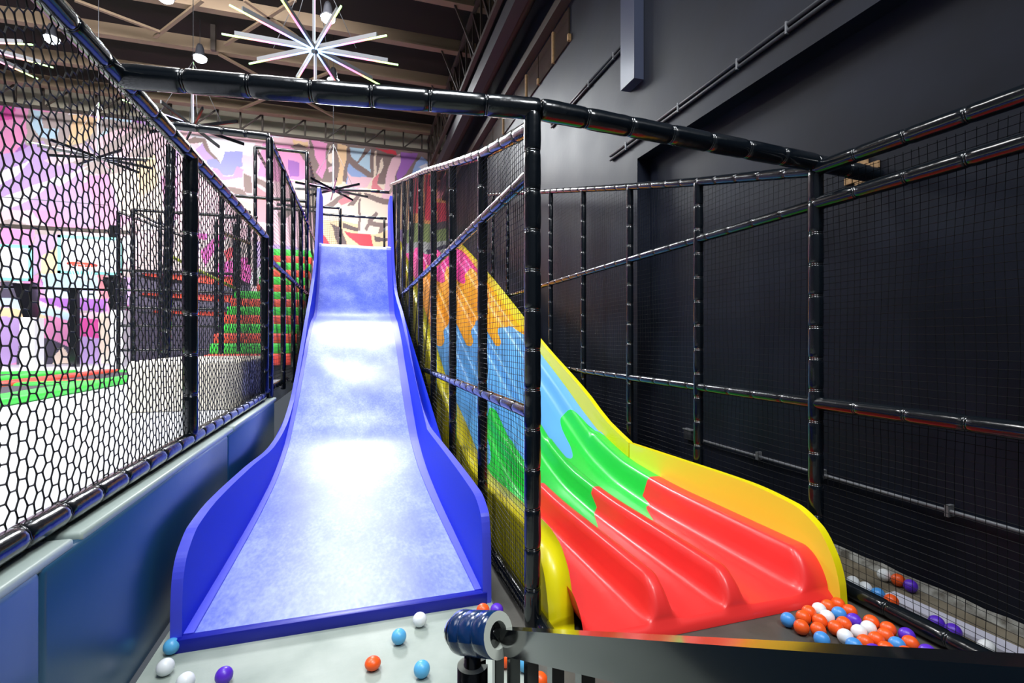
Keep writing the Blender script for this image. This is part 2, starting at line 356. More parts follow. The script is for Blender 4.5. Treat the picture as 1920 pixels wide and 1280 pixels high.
# back wall with the mural painted on it
YM = 18.0
def build_mural():
    x0, x1, z0, z1 = -16.0, 3.2, .78, 8.3; st = .025
    nx = int((x1-x0)/st)+1; nz = int((z1-z0)/st)+1
    xs = np.linspace(x0, x1, nx); zs = np.linspace(z0, z1, nz); X, Z = np.meshgrid(xs, zs)
    # pixel coordinates used for the traced paint outlines (plain drawing coordinates of the flat wall)
    tt = X*SA+YM*CC; U = 960+FPX*(X*CC-YM*SA)/tt; W = CYP-(Z-EYE)*FPX/tt
    C = np.zeros((nz, nx, 3))
    BR = (142, 120, 116); PK = (246, 158, 208); LP = (255, 208, 220); PE = (255, 214, 168); CR = (255, 234, 214); LB = (196, 226, 246)
    BL = (160, 186, 236); PU = (170, 108, 196); LAV = (200, 168, 228); RD = (232, 64, 82); GB = (186, 170, 168); SL = (82, 76, 96); MG = (234, 86, 176)
    PW = (158, 160, 226); OR = (250, 166, 98); WH = (244, 240, 248); DK = (104, 84, 84); SAL = (240, 140, 150)
    # broad brush shapes for the rest of the wall: bands from warped waves
    g = np.sin(X*1.3+1.7*np.sin(Z*.9+X*.35))+np.sin(Z*1.7-X*.8+1.3*np.sin(X*.6))
    lv = [(-9, LAV), (-1.0, PK), (-.35, LP), (.1, GB), (.3, WH), (.8, LAV), (1.3, PU), (1.7, LB)]
    for a, c in lv: C[g > a] = c
    def poly(c, *pts):
        pts = list(zip(pts[::2], pts[1::2])); ins = np.zeros(U.shape, bool); j = len(pts)-1
        wu = U+.9*np.sin(W*.16+U*.05); ww = W+.9*np.sin(U*.13)
        for i in range(len(pts)):
            xi, yi = pts[i]; xj, yj = pts[j]
            cnd = ((yi > ww) != (yj > ww)); xx = (xj-xi)*(ww-yi)/((yj-yi) or 1e-9)+xi
            ins ^= cnd & (wu < xx); j = i
        C[ins] = c
    # left part
    poly(PK, -60, 190, 54, 204, 50, 262, 20, 292, -60, 300)
    poly(MG, -60, 190, 30, 202, 22, 225, -60, 230)
    poly(GB, 52, 205, 330, 240, 330, 350, 200, 330, 85, 300, 48, 270)
    poly(LB, 57, 206, 78, 208, 80, 240, 111, 242, 108, 262, 74, 256, 60, 240)
    poly(PE, 135, 214, 184, 220, 176, 244, 158, 268, 122, 272, 134, 244)
    poly(LB, 176, 262, 200, 240, 204, 252, 186, 275)
    poly(LAV, -60, 300, 30, 285, 82, 262, 92, 292, 158, 312, 152, 372, 100, 395, -60, 392)
    poly(WH, -60, 345, 60, 300, 30, 330, -60, 378); poly(WH, -60, 395, 110, 330, 62, 372, -60, 425); poly(WH, 90, 340, 170, 310, 110, 350)
    poly(LP, 82, 300, 240, 235, 250, 243, 170, 290, 110, 312); poly(LP, 188, 300, 300, 232, 306, 250, 230, 295)
    poly(CR, 200, 330, 300, 300, 320, 420, 225, 400, 215, 360)
    poly(PK, 160, 330, 205, 325, 216, 390, 225, 430, 178, 420, 172, 370)
    poly(LP, 285, 240, 330, 255, 330, 330, 306, 330, 292, 300)
    poly(PE, 255, 300, 290, 290, 296, 350, 262, 370)
    poly(PK, 300, 330, 420, 340, 420, 420, 310, 410)
    poly(GB, 0, 430, 330, 430, 330, 520, 0, 520); poly(PK, -60, 425, 66, 430, 58, 470, 30, 500, -60, 500); poly(LAV, 66, 440, 110, 440, 95, 490, 60, 520)
    poly(PE, 78, 478, 110, 460, 118, 520, 90, 545, 76, 520); poly(LP, 120, 430, 320, 436, 318, 500, 130, 505); poly(WH, 150, 440, 260, 444, 255, 490, 160, 488)
    poly(LB, 76, 512, 190, 515, 180, 560, 90, 560); poly(PK, 40, 520, 76, 515, 84, 560, 46, 558); poly(SL, 0, 528, 30, 530, 40, 575, 0, 572)
    poly(SAL, 180, 505, 200, 520, 215, 560, 190, 560); poly(PU, 60, 558, 200, 560, 200, 585, 120, 580)
    poly(PE, -60, 572, 60, 580, 95, 596, 80, 612, -60, 600); poly(LB, -60, 552, 40, 562, 180, 600, 180, 612, 30, 578, -60, 566)
    poly(PK, 42, 600, 90, 596, 150, 605, 140, 650, 60, 628); poly(LAV, -60, 590, 40, 596, 36, 660, -60, 660)
    poly(SL, 38, 622, 90, 634, 142, 655, 140, 690, 30, 690); poly(PU, 42, 655, 62, 640, 60, 690, 44, 690); poly(CR, 100, 668, 118, 650, 138, 680, 100, 684)
    poly(MG, 140, 596, 190, 598, 188, 640, 146, 640); poly(LAV, 142, 630, 190, 634, 188, 690, 144, 690); poly(CR, 184, 585, 205, 590, 205, 690, 188, 690)
    poly(MG, 216, 570, 242, 572, 240, 600, 224, 600); poly(PE, 218, 600, 236, 600, 232, 640, 220, 640)
    poly(SL, 250, 500, 470, 500, 470, 690, 216, 690, 236, 620); poly(GB, 300, 420, 480, 420, 480, 510, 250, 510)
    poly(MG, 370, 410, 400, 412, 388, 450, 366, 444); poly(MG, 376, 470, 420, 430, 426, 440, 384, 500); poly(RD, 420, 470, 450, 455, 452, 470, 424, 490)
    poly(PW, 390, 400, 440, 402, 436, 430, 396, 430); poly(MG, 400, 495, 470, 480, 470, 530, 408, 530); poly(PE, 440, 420, 480, 420, 480, 450, 446, 450)
    # centre-left
    poly(LP, 335, 245, 600, 262, 600, 470, 335, 430)
    poly(WH, 352, 250, 478, 268, 472, 292, 420, 286, 412, 322, 394, 292)
    poly(LAV, 352, 296, 384, 262, 402, 300, 396, 300, 372, 302, 362, 300)
    poly(BR, 340, 268, 366, 256, 384, 260, 396, 285, 418, 310, 408, 308, 388, 284, 378, 266, 356, 270, 342, 282)
    poly(PW, 386, 300, 404, 298, 414, 306, 421, 283, 455, 285, 455, 312, 443, 318, 436, 328, 416, 328, 408, 317, 398, 315, 388, 322)
    poly(PK, 394, 322, 402, 316, 410, 318, 418, 330, 436, 330, 444, 313, 455, 318, 455, 333, 430, 336, 408, 338)
    poly(BR, 457, 325, 472, 330, 472, 362, 457, 360); poly(BR, 410, 344, 455, 356, 470, 372, 440, 364); poly(PE, 440, 372, 478, 382, 478, 410, 450, 392)
    poly(PK, 492, 268, 580, 276, 584, 330, 540, 345, 484, 330); poly(MG, 500, 290, 512, 286, 510, 330, 498, 330); poly(PU, 540, 300, 562, 304, 560, 330, 542, 332)
    poly(BR, 478, 330, 514, 352, 514, 364, 478, 342); poly(SAL, 478, 348, 506, 366, 506, 420, 478, 416)
    poly(PE, 548, 262, 578, 266, 578, 276, 552, 272); poly(BR, 545, 276, 562, 268, 582, 280, 592, 318, 602, 352, 590, 346, 574, 304, 560, 286)
    poly(BR, 520, 400, 585, 360, 585, 372, 528, 416); poly(CR, 552, 350, 598, 356, 596, 400, 560, 380)
    # centre
    poly(BR, 580, 262, 870, 290, 870, 345, 580, 345); poly(CR, 600, 340, 730, 345, 730, 470, 600, 470)
    poly(PK, 584, 262, 612, 268, 611, 316, 605, 336, 592, 324, 598, 310, 590, 290)
    poly(CR, 616, 288, 624, 286, 625, 300, 620, 306, 615, 300); poly(CR, 618, 272, 621, 271, 619, 281, 615, 281); poly(LP, 614, 313, 626, 310, 626, 320, 618, 322)
    poly(PE, 632, 270, 652, 274, 646, 318, 640, 345, 628, 350, 637, 320, 634, 295)
    poly(LB, 657, 275, 684, 279, 670, 303, 657, 293); poly(LB, 694, 281, 694, 324, 672, 306); poly(BL, 654, 305, 692, 336, 680, 342, 648, 345)
    poly(LP, 652, 322, 658, 330, 700, 334, 690, 352, 650, 352)
    poly(CR, 702, 282, 706, 282, 705, 332, 714, 300, 718, 295, 719, 310, 708, 334, 696, 356, 686, 356, 700, 332); poly(SAL, 700, 336, 712, 322, 708, 345, 722, 362, 695, 362)
    poly(LP, 724, 335, 727, 315, 735, 298, 750, 288, 752, 300, 742, 330, 737, 374, 714, 374, 722, 345)
    poly(RD, 703, 277, 742, 283, 746, 292, 728, 288)
    poly(PU, 752, 284, 784, 288, 776, 302, 762, 325, 745, 340, 744, 330, 750, 305); poly(BL, 772, 328, 780, 305, 790, 294, 800, 300, 809, 312, 795, 318); poly(WH, 786, 314, 800, 306, 809, 312, 792, 318)
    poly(BR, 606, 386, 652, 358, 660, 362, 622, 388); poly(BR, 650, 386, 672, 360, 678, 362, 664, 384); poly(BR, 672, 372, 676, 372, 676, 432, 671, 432)
    poly(BR, 682, 362, 732, 374, 732, 386, 683, 371); poly(SAL, 632, 378, 652, 366, 660, 376, 640, 386)
    poly(BR, 690, 412, 704, 396, 709, 400, 699, 415, 728, 418, 728, 424, 690, 424); poly(BR, 712, 424, 720, 424, 712, 450, 704, 450); poly(BR, 684, 430, 692, 416, 696, 420, 688, 434)
    poly(PE, 604, 412, 640, 414, 672, 420, 672, 440, 700, 440, 730, 430, 730, 470, 604, 470)
    poly(DK, 618, 417, 642, 430, 650, 458, 632, 458, 626, 432); poly(DK, 642, 418, 672, 426, 672, 433, 643, 428); poly(RD, 646, 434, 694, 440, 701, 462, 678, 462, 654, 444); poly(RD, 603, 438, 612, 444, 622, 462, 603, 462)
    poly(DK, 700, 442, 728, 446, 728, 452, 704, 452)
    # right part, seen through the fence
    poly(OR, 752, 345, 800, 320, 960, 300, 960, 420, 752, 425)
    poly(RD, 772, 335, 790, 330, 790, 402, 774, 400); poly(RD, 796, 326, 812, 326, 810, 412, 796, 412); poly(SAL, 822, 340, 838, 322, 842, 330, 832, 372, 818, 372); poly(RD, 818, 378, 844, 384, 844, 412, 820, 424)
    poly((150, 165, 100), 762, 418, 860, 420, 860, 455, 762, 455); poly(DK, 815, 418, 860, 412, 860, 424, 815, 432); poly((200, 200, 196), 762, 455, 900, 450, 900, 490, 762, 490); poly(SL, 800, 468, 850, 456, 850, 462, 802, 476)
    poly(MG, 762, 484, 960, 480, 960, 500, 762, 500); poly(PE, 742, 345, 766, 345, 766, 430, 742, 430)
    c = C.reshape(-1, 3)/255; L = np.where(c <= .04045, c/12.92, ((c+.055)/1.055)**2.4)
    co = np.stack([X.ravel(), np.full(X.size, YM), Z.ravel()], 1)
    idx = np.arange(nx*nz).reshape(nz, nx)
    F = np.stack([idx[:-1, :-1], idx[:-1, 1:], idx[1:, 1:], idx[1:, :-1]], -1).reshape(-1, 4)
    me = bpy.data.meshes.new('wall_back'); me.vertices.add(len(co)); me.vertices.foreach_set('co', co.ravel())
    me.loops.add(F.size); me.loops.foreach_set('vertex_index', F.ravel()); me.polygons.add(len(F))
    me.polygons.foreach_set('loop_start', np.arange(0, F.size, 4)); me.update(calc_edges=True)
    a = me.color_attributes.new('Col', 'FLOAT_COLOR', 'POINT')
    a.data.foreach_set('color', np.concatenate([L, np.ones((len(L), 1))], 1).ravel())
    me.materials.append(attr_mat('graffiti_mural', rough=.55))
    o = bpy.data.objects.new('wall_back', me); COL.objects.link(o); return structure(o)
WB = build_mural()
box('wall_plinth', (-16, YM+.01, -.1), (3.4, YM+.3, .8), M_WHT, WB)
box('clerestory_band', (-16, YM+.01, 8.3), (3.4, YM+.3, 9.4), mat('pale_clerestory', (172, 166, 148), .6), WB)
# right wall
WR = structure(mesh('wall_right', *boxvf((3.05, 5.0, 0), (3.5, 18, 8.9)), M_WALL))
box('wall_panel', (3.05, -4, 3.58), (3.5, 5.0, 8.9), M_WALL, WR)
box('recess_panel', (3.22, -4, 0), (3.5, 5.0, 3.58), M_WALL, WR)
column = bar('column', (2.99, 5.02, 4.42), (2.99, 5.02, 8.9), .12, .3, mat('blue_grey_column', (60, 66, 86), .3), WR)
for i, (y0, y1) in enumerate(zip([6.87, 7.5, 8.2, 8.85, 9.6, 10.4, 11.3], [7.5, 8.2, 8.85, 9.6, 10.4, 11.3, 12.3])):
    box('window_pane', (3.025, y0+.02, 6.0), (3.06, y1-.02, 6.52), M_GLASS, WR)
    box('mullion', (3.0, y0-.02, 6.0), (3.05, y0+.02, 6.1+.4*(i % 2)), M_BRICK, WR)
box('wall_ledge', (2.9, 5.0, 6.6), (3.05, 18, 6.75), M_BEAMD, WR)
box('side_return', (-16.3, -3, -.1), (-16, YM, 9), mat('lilac_side_wall', (190, 170, 200), .6), WB)
# conduits on the right wall
def conduit(label, pts, z2off, clips):
    t = thing('wall_conduit', label, 'pipe')
    tube('conduit', pts, .017, M_DKC, t); tube('conduit', [Vector(p)+Vector((0, 0, z2off)) for p in pts], .017, M_DKC, t)
    for y in clips:
        q = Vector(pts[0]).lerp(Vector(pts[1]), (y-pts[0][1])/(pts[1][1]-pts[0][1]))
        box('clip', q+Vector((-.021, -.006, z2off-.02)), q+Vector((.01, .006, .02)), M_ALU, t)
conduit('lower pair of black cable conduits running along the right wall above the recess', [(3.03, 5.6, 3.82), (3.03, 1.6, 3.84)], -.05, [5.2, 4.2, 3.4, 2.9])
conduit('upper shorter pair of black cable conduits on the right wall beside the column', [(3.03, 7.6, 5.05), (3.03, 5.3, 5.05)], -.05, [7.0, 6.2, 5.5])
tp = thing('wall_pipe', 'thin grey pipe clipped low along the black recessed wall', 'pipe')
tube('pipe', [(3.19, 4.15, .53), (3.19, .6, .54)], .011, M_ALU, tp)
for y in (3.35, 2.75, 1.95): box('clip', (3.17, y-.01, .505), (3.22, y+.01, .57), M_ALU, tp)
jb = thing('junction_box', 'small black outlet box at the far end of the low wall pipe', 'electrical box')
box('casing', (3.17, 4.2, .5), (3.22, 4.32, .6), M_DKC, jb, .004); box('rim', (3.165, 4.19, .595), (3.22, 4.33, .605), M_ALU, jb)
# brick hole in wall where the beam end passes
bh = thing('brick_hole', 'patch of bare tan bricks where the overhead beam meets the wall', 'bricks')
for iy in range(4):
    for iz in range(4):
        if (iy, iz) in ((0, 3), (3, 3), (3, 0)): continue
        y = 2.36+iy*.055+(.02 if iz % 2 else 0); z = 2.52+iz*.05
        box('brick', (3.205, y, z), (3.226+random.uniform(-.004, .004), y+.05, z+.044), M_BRICK, bh)
# ceiling
CE = structure(mesh('ceiling', [(-16, -4, 9.0), (3.5, -4, 9.0), (3.5, 18.4, 9.0), (-16, 18.4, 9.0)], [(0, 3, 2, 1)], M_CEIL))
for y in (3.4, 5.1, 6.8, 8.5, 10.2, 11.9, 13.6, 15.3, 16.8):
    b = MB(); b.box((-16, y-.05, 8.5), (2.75, y+.05, 8.76)); b.box((-16, y-.09, 8.46), (2.75, y+.09, 8.50)); b.build('purlin', M_BEAM, CE)
for a, c in [((411, 102), (626, 219)), ((422, 84), (553, 0)), ((458, 0), (557, 69)), ((447, 206), (619, 135)), ((140, 0), (300, 60)), ((380, 0), (290, 70))]:
    bar('roof_brace', P(*a, Z=8.42), P(*c, Z=8.42), .07, .05, M_BEAM, CE)
for y0, y1 in ((8.5, 11.9), (5.1, 8.5)):
    for xa, xb in ((-9, -5.5), (-5.5, -9)): bar('roof_brace', (xa, y0, 8.42), (xb, y1, 8.42), .07, .05, M_BEAM, CE)
# transverse lattice truss near the mural
for z in (8.02, 8.62): bar('truss_chord', (-16, 17.2, z), (2.7, 17.2, z), .1, .08, M_BEAM if z > 8.5 else M_BEAMD, CE)
for i in range(31):
    x = -15.9+i*.62
    bar('truss_web', (x, 17.2, 8.04), (x, 17.2, 8.6), .05, .05, M_BEAMD, CE)
    if i % 2 == 0: bar('truss_web', (x, 17.2, 8.04), (x+.62, 17.2, 8.6), .04, .04, M_BEAMD, CE)
for z, x in ((7.45, 2.35), (8.5, 2.35), (7.5, 2.6)): bar('truss_chord', (x, 3, z), (x, 17.6, z), .09, .09, M_BEAMD, CE)
for i in range(20):
    y = 3.2+i*.72
    bar('truss_web', (2.35, y, 7.47), (2.35, y+.72, 8.5), .05, .05, M_BEAMD, CE)
    bar('truss_web', (2.35, y+.72, 7.47), (2.35, y+.72, 8.5), .04, .04, M_BEAMD, CE)
for y in (8.5, 10.2, 11.9, 13.6): 
    bar('hanger', (1.9, y, 8.5), (2.35, y, 7.47), .04, .04, M_BEAMD, CE)
tube('gutter_pipe', [(2.78, 2, 7.25), (2.78, 17.8, 7.35)], .09, M_BEAMD, CE, 10)
box('roof_duct', (2.42, 2, 7.0), (2.62, 17.8, 7.3), M_DKC, CE)
bar('drop_post', P(400, 95, Z=8.4), P(400, 95, Z=8.4)+Vector((0, 0, .6)), .1, .1, M_BEAMD, CE)
# ------------------------------------------------------------------ lamps
def lamp(px, py, label, power):
    p = P(px, py, Z=8.0); t = thing('high_bay_lamp', label, 'lamp', 'high bay lamps under the roof', p)
    b = MB(); b.tube([(0, 0, .3), (0, 0, .22), (0, 0, .06), (0, 0, 0.005)], [.05, .08, .1, .16], 16); b.build('housing', M_DKC, t, True)
    b = MB(); b.tube([(0, 0, .004), (0, 0, -.05), (0, 0, -.09), (0, 0, -.11)], [.14, .13, .08, .01], 16); b.build('lens', M_LAMP, t, True)
    tube('cable', [(0, 0, .3), (0, 0, .88)], .006, M_DKC, t, 6)
    l = bpy.data.lights.new('bulb', 'SPOT'); l.energy = power; l.spot_size = math.radians(150); l.shadow_soft_size = .14; l.color = (.9, .97, 1)
    o = bpy.data.objects.new('bulb', l); COL.objects.link(o); o.parent = t; o.location = (0, 0, -.06)
lamp(615, 33, 'high bay lamp beside the top of the near star light', 330)
lamp(625, 150, 'high bay lamp just over the overhead beam', 330)
lamp(375, 108, 'high bay lamp left of the near star light over the left corner of the beam', 330)
lamp(97, 72, 'high bay lamp seen through the hexagon net at top left', 330)
lamp(310, -6, 'high bay lamp cut by the top edge of the picture', 330)
# ------------------------------------------------------------------ star chandeliers
ARM = None
def star(px, py, t_, label, a0, side=False):
    c = P(px, py, t=t_); t = thing('star_light', label, 'chandelier', 'hanging star lights', c)
    b = MB(); b.tube([(0, 0, -.05), (0, 0, -.03), (0, 0, .05), (0, 0, .07)], [.02, .04, .04, .02], 12); b.build('hub', M_ALU, t, True)
    for k in range(10):
        a = a0+k*math.pi/5; q = Matrix.Rotation(a, 3, 'Z').to_quaternion()
        if 'ch' not in SLV:
            v, f = boxvf((.03, -.012, .0), (.86, .012, .05)); me = bpy.data.meshes.new('channel'); me.from_pydata(v, [], f); me.materials.append(M_ALU); SLV['ch'] = me
            v, f = boxvf((.03, -.008, -.016), (.99, .008, 0)); me = bpy.data.meshes.new('led_tube'); me.from_pydata(v, [], f); me.materials.append(M_LED); SLV['led'] = me
            me = SLV['ch'].copy(); me.materials[0] = M_BLK; SLV['chd'] = me
        ch = inst('arm', SLV['chd' if side else 'ch'], t, (0, 0, 0), q)
        if not side or k in (0, 3, 6): inst('led_tube', SLV['led'], ch, (0, 0, 0) if not side else (0, 0, .066))
    q = Matrix.Rotation(-math.pi/2, 3, 'Y').to_quaternion()
    up = inst('arm', SLV['ch'], t, (0, 0, 0), q, (1.1, .5, .5)); inst('led_tube', SLV['led'], up, (0, 0, 0))
    if not side:
        dn = inst('arm', SLV['ch'], t, (0, 0, 0), Matrix.Rotation(math.pi/2, 3, 'Y').to_quaternion(), (.5, .5, .5)); inst('led_tube', SLV['led'], dn, (0, 0, 0))
    for k in range(4):
        a = a0+k*math.pi/2+.3; tube('wire', [(.5*math.cos(a), .5*math.sin(a), .02), (0, 0, 1.1)], .004, M_ALU, t, 5)
    tube('cable', [(0, 0, 1.0), (0, 0, 8.88-c.z)], .006, M_DKC, t, 6)
star(590, 93, 6.0, 'nearest star shaped light with glowing rainbow arms hanging over the overhead beam', -.3-CA)
star(362, 240, 8.2, 'second star light with dark arms behind the upper rail of the left fence', .1, True)
star(185, 298, 9.6, 'star light seen through the hexagon net before the mural', -.15, True)
star(625, 358, 11.6, 'farthest star light hanging above the top of the blue slide', -.2, True)
star(-90, 75, 6.6, 'star light at left edge with only one arm tip showing', .72-CA)
# ------------------------------------------------------------------ left side: low padded wall and hexagon fence
lw = thing('low_padded_wall', 'low wall of slate blue vinyl pads beside the blue slide', 'wall pad')
for y0, y1 in ((-1.0, .2), (.2, 1.93), (1.93, 4.26), (4.26, 6.45)):
    box('pad', (-1.06, y0+.004, .0), (-.95, y1-.004, .78), M_PAD, lw, .02)
    box('pad_cap', (-1.085, y0+.25, .765), (-.957, y1+.2, .805), M_PADT, lw, .012)
box('timber_core', (-1.2, -1, 0), (-1.07, 6.45, .8), M_BEAMD, lw)
box('edge_rail', (-1.10, -1, .795), (-1.075, 6.4, .83), M_PADT, lw)
rp = MB(); n = 300
rp.tube([(-1.055, -.5+i*.023, .815+.004*math.sin(i*1.9)) for i in range(n)], [.009+.0035*(i % 2) for i in range(n)], 6)
rp.build('lacing_cord', M_CORD, lw, True)
hf = thing('hexagon_net_fence', 'black foam padded fence with hexagon netting on the low padded wall', 'fence')
XF = -1.05
foam_tube('bottom_rail', (XF, -.4, .86), (XF, 6.3, .86), hf, .045, .24)
foam_tube('top_rail', (XF, 0.2, 2.70), (XF, 6.45, 2.72), hf, .045, .26)
for y in (3.72, 6.4): foam_tube('post', (XF, y, .88), (XF, y, 2.72), hf, .045, .26)
net_hex(hf, XF-.02, .1, 6.4, .88, 2.66)
# ------------------------------------------------------------------ overhead beam
ob = thing('overhead_beam', 'long black foam padded beam crossing over both slides', 'beam')
foam_tube('beam', (-1.05, 2.70, 2.71), (.90, 2.42, 2.70), ob, .055, .27)
foam_tube('beam', (.90, 2.42, 2.70), (2.72, 2.40, 2.61), ob, .055, .27)
foam_tube('beam', (2.72, 2.40, 2.61), (3.22, 2.38, 2.57), ob, .05, .25)
# ------------------------------------------------------------------ middle fence
mf = thing('middle_net_fence', 'black padded net fence standing between blue slide and rainbow slide', 'fence')
MZ = [(2.4, 2.60), (3.46, 2.84), (4.9, 3.24), (6.5, 3.70), (12.5, 5.30)]
MX = lambda y: .86-.012*max(0, y-4)
ys = [2.4, 3.5, 4.65, 5.8, 6.95, 8.1, 9.25, 10.4, 11.5]
foam_tube('post', (MX(2.4), 2.42, 0.02), (MX(2.4), 2.42, 2.68), mf, .044, .2)
for y in ys[1:]: foam_tube('post', (MX(y), y, .02), (MX(y), y, interp(MZ, y)), mf, .036, .24, y < 7)
for a, b in zip(MZ[:-1], MZ[1:]): foam_tube('top_rail', (MX(a[0]), a[0], a[1]), (MX(b[0]), b[0], b[1]), mf, .04, .25, a[0] < 6)
for z in (2.37, 1.12):
    foam_tube('rail', (MX(2.4), 2.45, z), (MX(6.95), 6.95, z), mf, .035, .24); foam_tube('rail', (MX(6.95), 6.95, z), (MX(11.5), 11.5, z), mf, .035, .3, False)
foam_tube('rail', (.9, 2.2, .045), (MX(7), 7, .045), mf, .04, .4, False)
def nz(A, B):
    return lambda s: interp(MZ, A[1]+s*(B[1]-A[1])/math.hypot(B[0]-A[0], B[1]-A[1]))
for a, b in zip(ys[:-1], ys[1:]):
    A, B = (MX(a)-.02, a), (MX(b)-.02, b); near = a < 4.6
    net_square(mf, A, B, .05, 3, .034 if near else .045, .0018 if near else .002, .0 if near else .03, ztopf=nz(A, B), wob=.008)
# ------------------------------------------------------------------ right fence
rf = thing('right_net_fence', 'black padded net fence along the black wall beyond the rainbow slide', 'fence')
XR = 2.73; RZ = [(-.2, 2.58), (2.4, 2.56), (3.51, 2.83), (4.63, 3.12), (6.8, 3.7), (11.5, 4.95)]
rys = [2.4, 3.52, 4.62, 5.75, 6.87, 7.99, 9.1, 10.2]
for i, y in enumerate(rys): foam_tube('post', (XR, y, .02), (XR, y, interp(RZ, y)), rf, (.044, .04, .036, .034, .034, .034, .034, .034)[i], .2, y < 7)
foam_tube('post', (XR, 1.15, .02), (XR, 1.15, 2.5), rf, .042, .24)
foam_tube('top_rail', (XR, .5, 2.54), (XR, 2.4, 2.57), rf, .045, .27)
for a, b in zip(RZ[1:-1], RZ[2:]): foam_tube('top_rail', (XR, a[0], a[1]), (XR, b[0], b[1]), rf, .037, .25, a[0] < 6)
for z in (2.35, 1.11):
    foam_tube('rail', (XR, .5, z), (XR, 2.4, z), rf, .042, .27); foam_tube('rail', (XR, 2.4, z), (XR, 6.87, z), rf, .036, .25); foam_tube('rail', (XR, 6.87, z), (XR, 11.3, z), rf, .034, .3, False)
foam_tube('bottom_rail', (XR, .5, .05), (XR, 4.0, .05), rf, .045, .3)
net_square(rf, (XR+.03, .9), (XR+.03, 2.4), .05, 2.5, .04, .0017)
A, B = (XR+.03, 2.4), (XR+.03, 7.0)
net_square(rf, A, B, .05, 3, .045, .0011, ztopf=lambda s: interp(RZ, 2.4+s))
# debris strip behind the right net
pk = tag(mesh('floor_board', *boxvf((2.80, .3, .001), (3.2, 3.4, .02)), M_MESHB), 'dirty brown board on the ground between right net and wall', 'board')
b = MB(); b.bar((2.93, 2.1, .03), (3.0, .5, .03), .11, .02); tag(b.build('white_plank', M_PLANK), 'pale plank lying behind the right net', 'plank')
def crumple(y0, y1, lab):
    b = MB(); ys_ = np.linspace(y0, y1, 26); pts = []
    for i, y in enumerate(ys_):
        for j in range(4): pts.append((3.215-j*.014*(1+.4*random.random()), y+random.uniform(-.01, .01), .065-.016*j+random.uniform(-.01, .01)))
    f = [(i*4+j, i*4+j+1, i*4+j+5, i*4+j+4) for i in range(25) for j in range(3)]
    b.add(pts, f); o = b.build('dust_sheet', mat('dusty_sheet', (140, 140, 134), .8, rgb2=(70, 65, 56), nscale=14), None, True)
    tag(o, lab, 'sheet')
crumple(.5, 3.2, 'crumpled dusty white sheet along the foot of the black wall')
# ------------------------------------------------------------------ blue slide
bs = thing('blue_slide', 'tall blue drop slide with worn pale blue bed and deep blue side boards', 'slide')
SP = smooth_curve([(2.78, .06), (4.0, .09), (5.0, .16), (5.8, .32), (6.3, .53), (6.85, .82), (7.5, 1.15), (8.1, 1.48), (8.9, 1.8), (9.55, 1.96), (9.95, 2.3), (10.25, 2.67), (10.8, 3.46), (11.0, 3.5), (13.6, 3.5)], 150)
XL = lambda y: -.81+.055*min(1, max(0, (y-2.8)/4)); XRt = lambda y: .67-.08*min(1, max(0, (y-2.8)/4))
nc = 24; V = []; F = []
for y, z in SP:
    for j in range(nc+1):
        s = j/nc; wr = .006*math.sin(y*7+s*4)*(1 if y > 6 else .15)*math.sin(math.pi*s)
        V.append((XL(y)+(XRt(y)-XL(y))*s, y, z+wr+.010*max(0, math.sin(y*3.3+s*9))*math.exp(-((y-7.3)/.5)**2)))
for i in range(len(SP)-1):
    for j in range(nc): a = i*(nc+1)+j; F.append((a, a+1, a+nc+2, a+nc+1))
mesh('slide_bed', V, F, M_SLIDE, bs, True)
def strip(name, fx, w, dz, m):
    fw = w if callable(w) else (lambda y: w)
    b = MB(); V = []; F = []
    for y, z in SP:
        if y > 11.2: break
        for dx, dd in ((0, dz), (fw(y), dz), (fw(y), -.02), (0, -.02)): V.append((fx(y)+dx, y, z+dd))
    n = len(V)//4
    for i in range(n-1):
        for k in range(4): a = i*4; F.append((a+k, a+(k+1) % 4, a+4+(k+1) % 4, a+4+k))
    F.append((0, 1, 2, 3)); b.add(V, F); return b.build(name, m, bs)
strip('edge_strip', lambda y: XL(y)-.01, .05, .012, M_BLUEL); strip('edge_strip', lambda y: XRt(y)-.03, lambda y: .705-.02*min(1, max(0, (y-4)/5))-XRt(y)+.005, .012, M_BLUEL)
box('front_lip', (-.84, 2.735, 0), (.70, 2.785, .068), M_BLUED, bs, .004)
def side_board(top, xin, dx, nm='side_board'):
    y0_ = top[0][0]; y_end = top[-1][0]; d = smooth_curve(top, 2400); top = [q for q in d if q[0] < y0_+.5 and d.index(q) % (1 if q[0] < y0_+.02 else 3 if q[0] < y0_+.1 else 10) == 0]+[q for q in d[::30] if q[0] >= y0_+.5]
    bot = [(y, max(.0, interp(SP, y)-.12)) for y in np.linspace(y_end, top[0][0], 50)]
    o = extrude_profile(nm, top+bot, xin, lambda y: xin(y)+dx, M_BLUE, bs, mi_top=M_BLUEL); return o
side_board([(2.76, .02), (2.765, .22), (2.79, .36), (2.86, .45), (3.02, .52), (3.36, .545), (4.26, .52), (5.2, .47), (5.9, .52), (6.6, .72), (7.1, .98), (7.75, 1.37), (8.45, 1.83), (9.3, 2.36), (10.1, 3.0), (10.55, 3.8), (10.9, 4.6), (11.1, 4.7), (12.0, 4.7)],
           lambda y: XL(y)-.005, -.05)
XB = lambda y: .675-.02*min(1, max(0, (y-4)/5))
side_board([(2.74, .02), (2.745, .25), (2.76, .40), (2.8, .5), (3.0, .565), (3.68, .58), (4.4, .585), (5.1, .59), (5.7, .68), (6.25, .87), (6.95, 1.2), (7.7, 1.62), (8.35, 1.95), (9.1, 2.2), (9.75, 2.48), (10.4, 3.1), (10.85, 4.0), (11.1, 4.65), (12.0, 4.65)],
           XB, .05)
for yy in np.linspace(3.1, 8.5, 10):
    pass
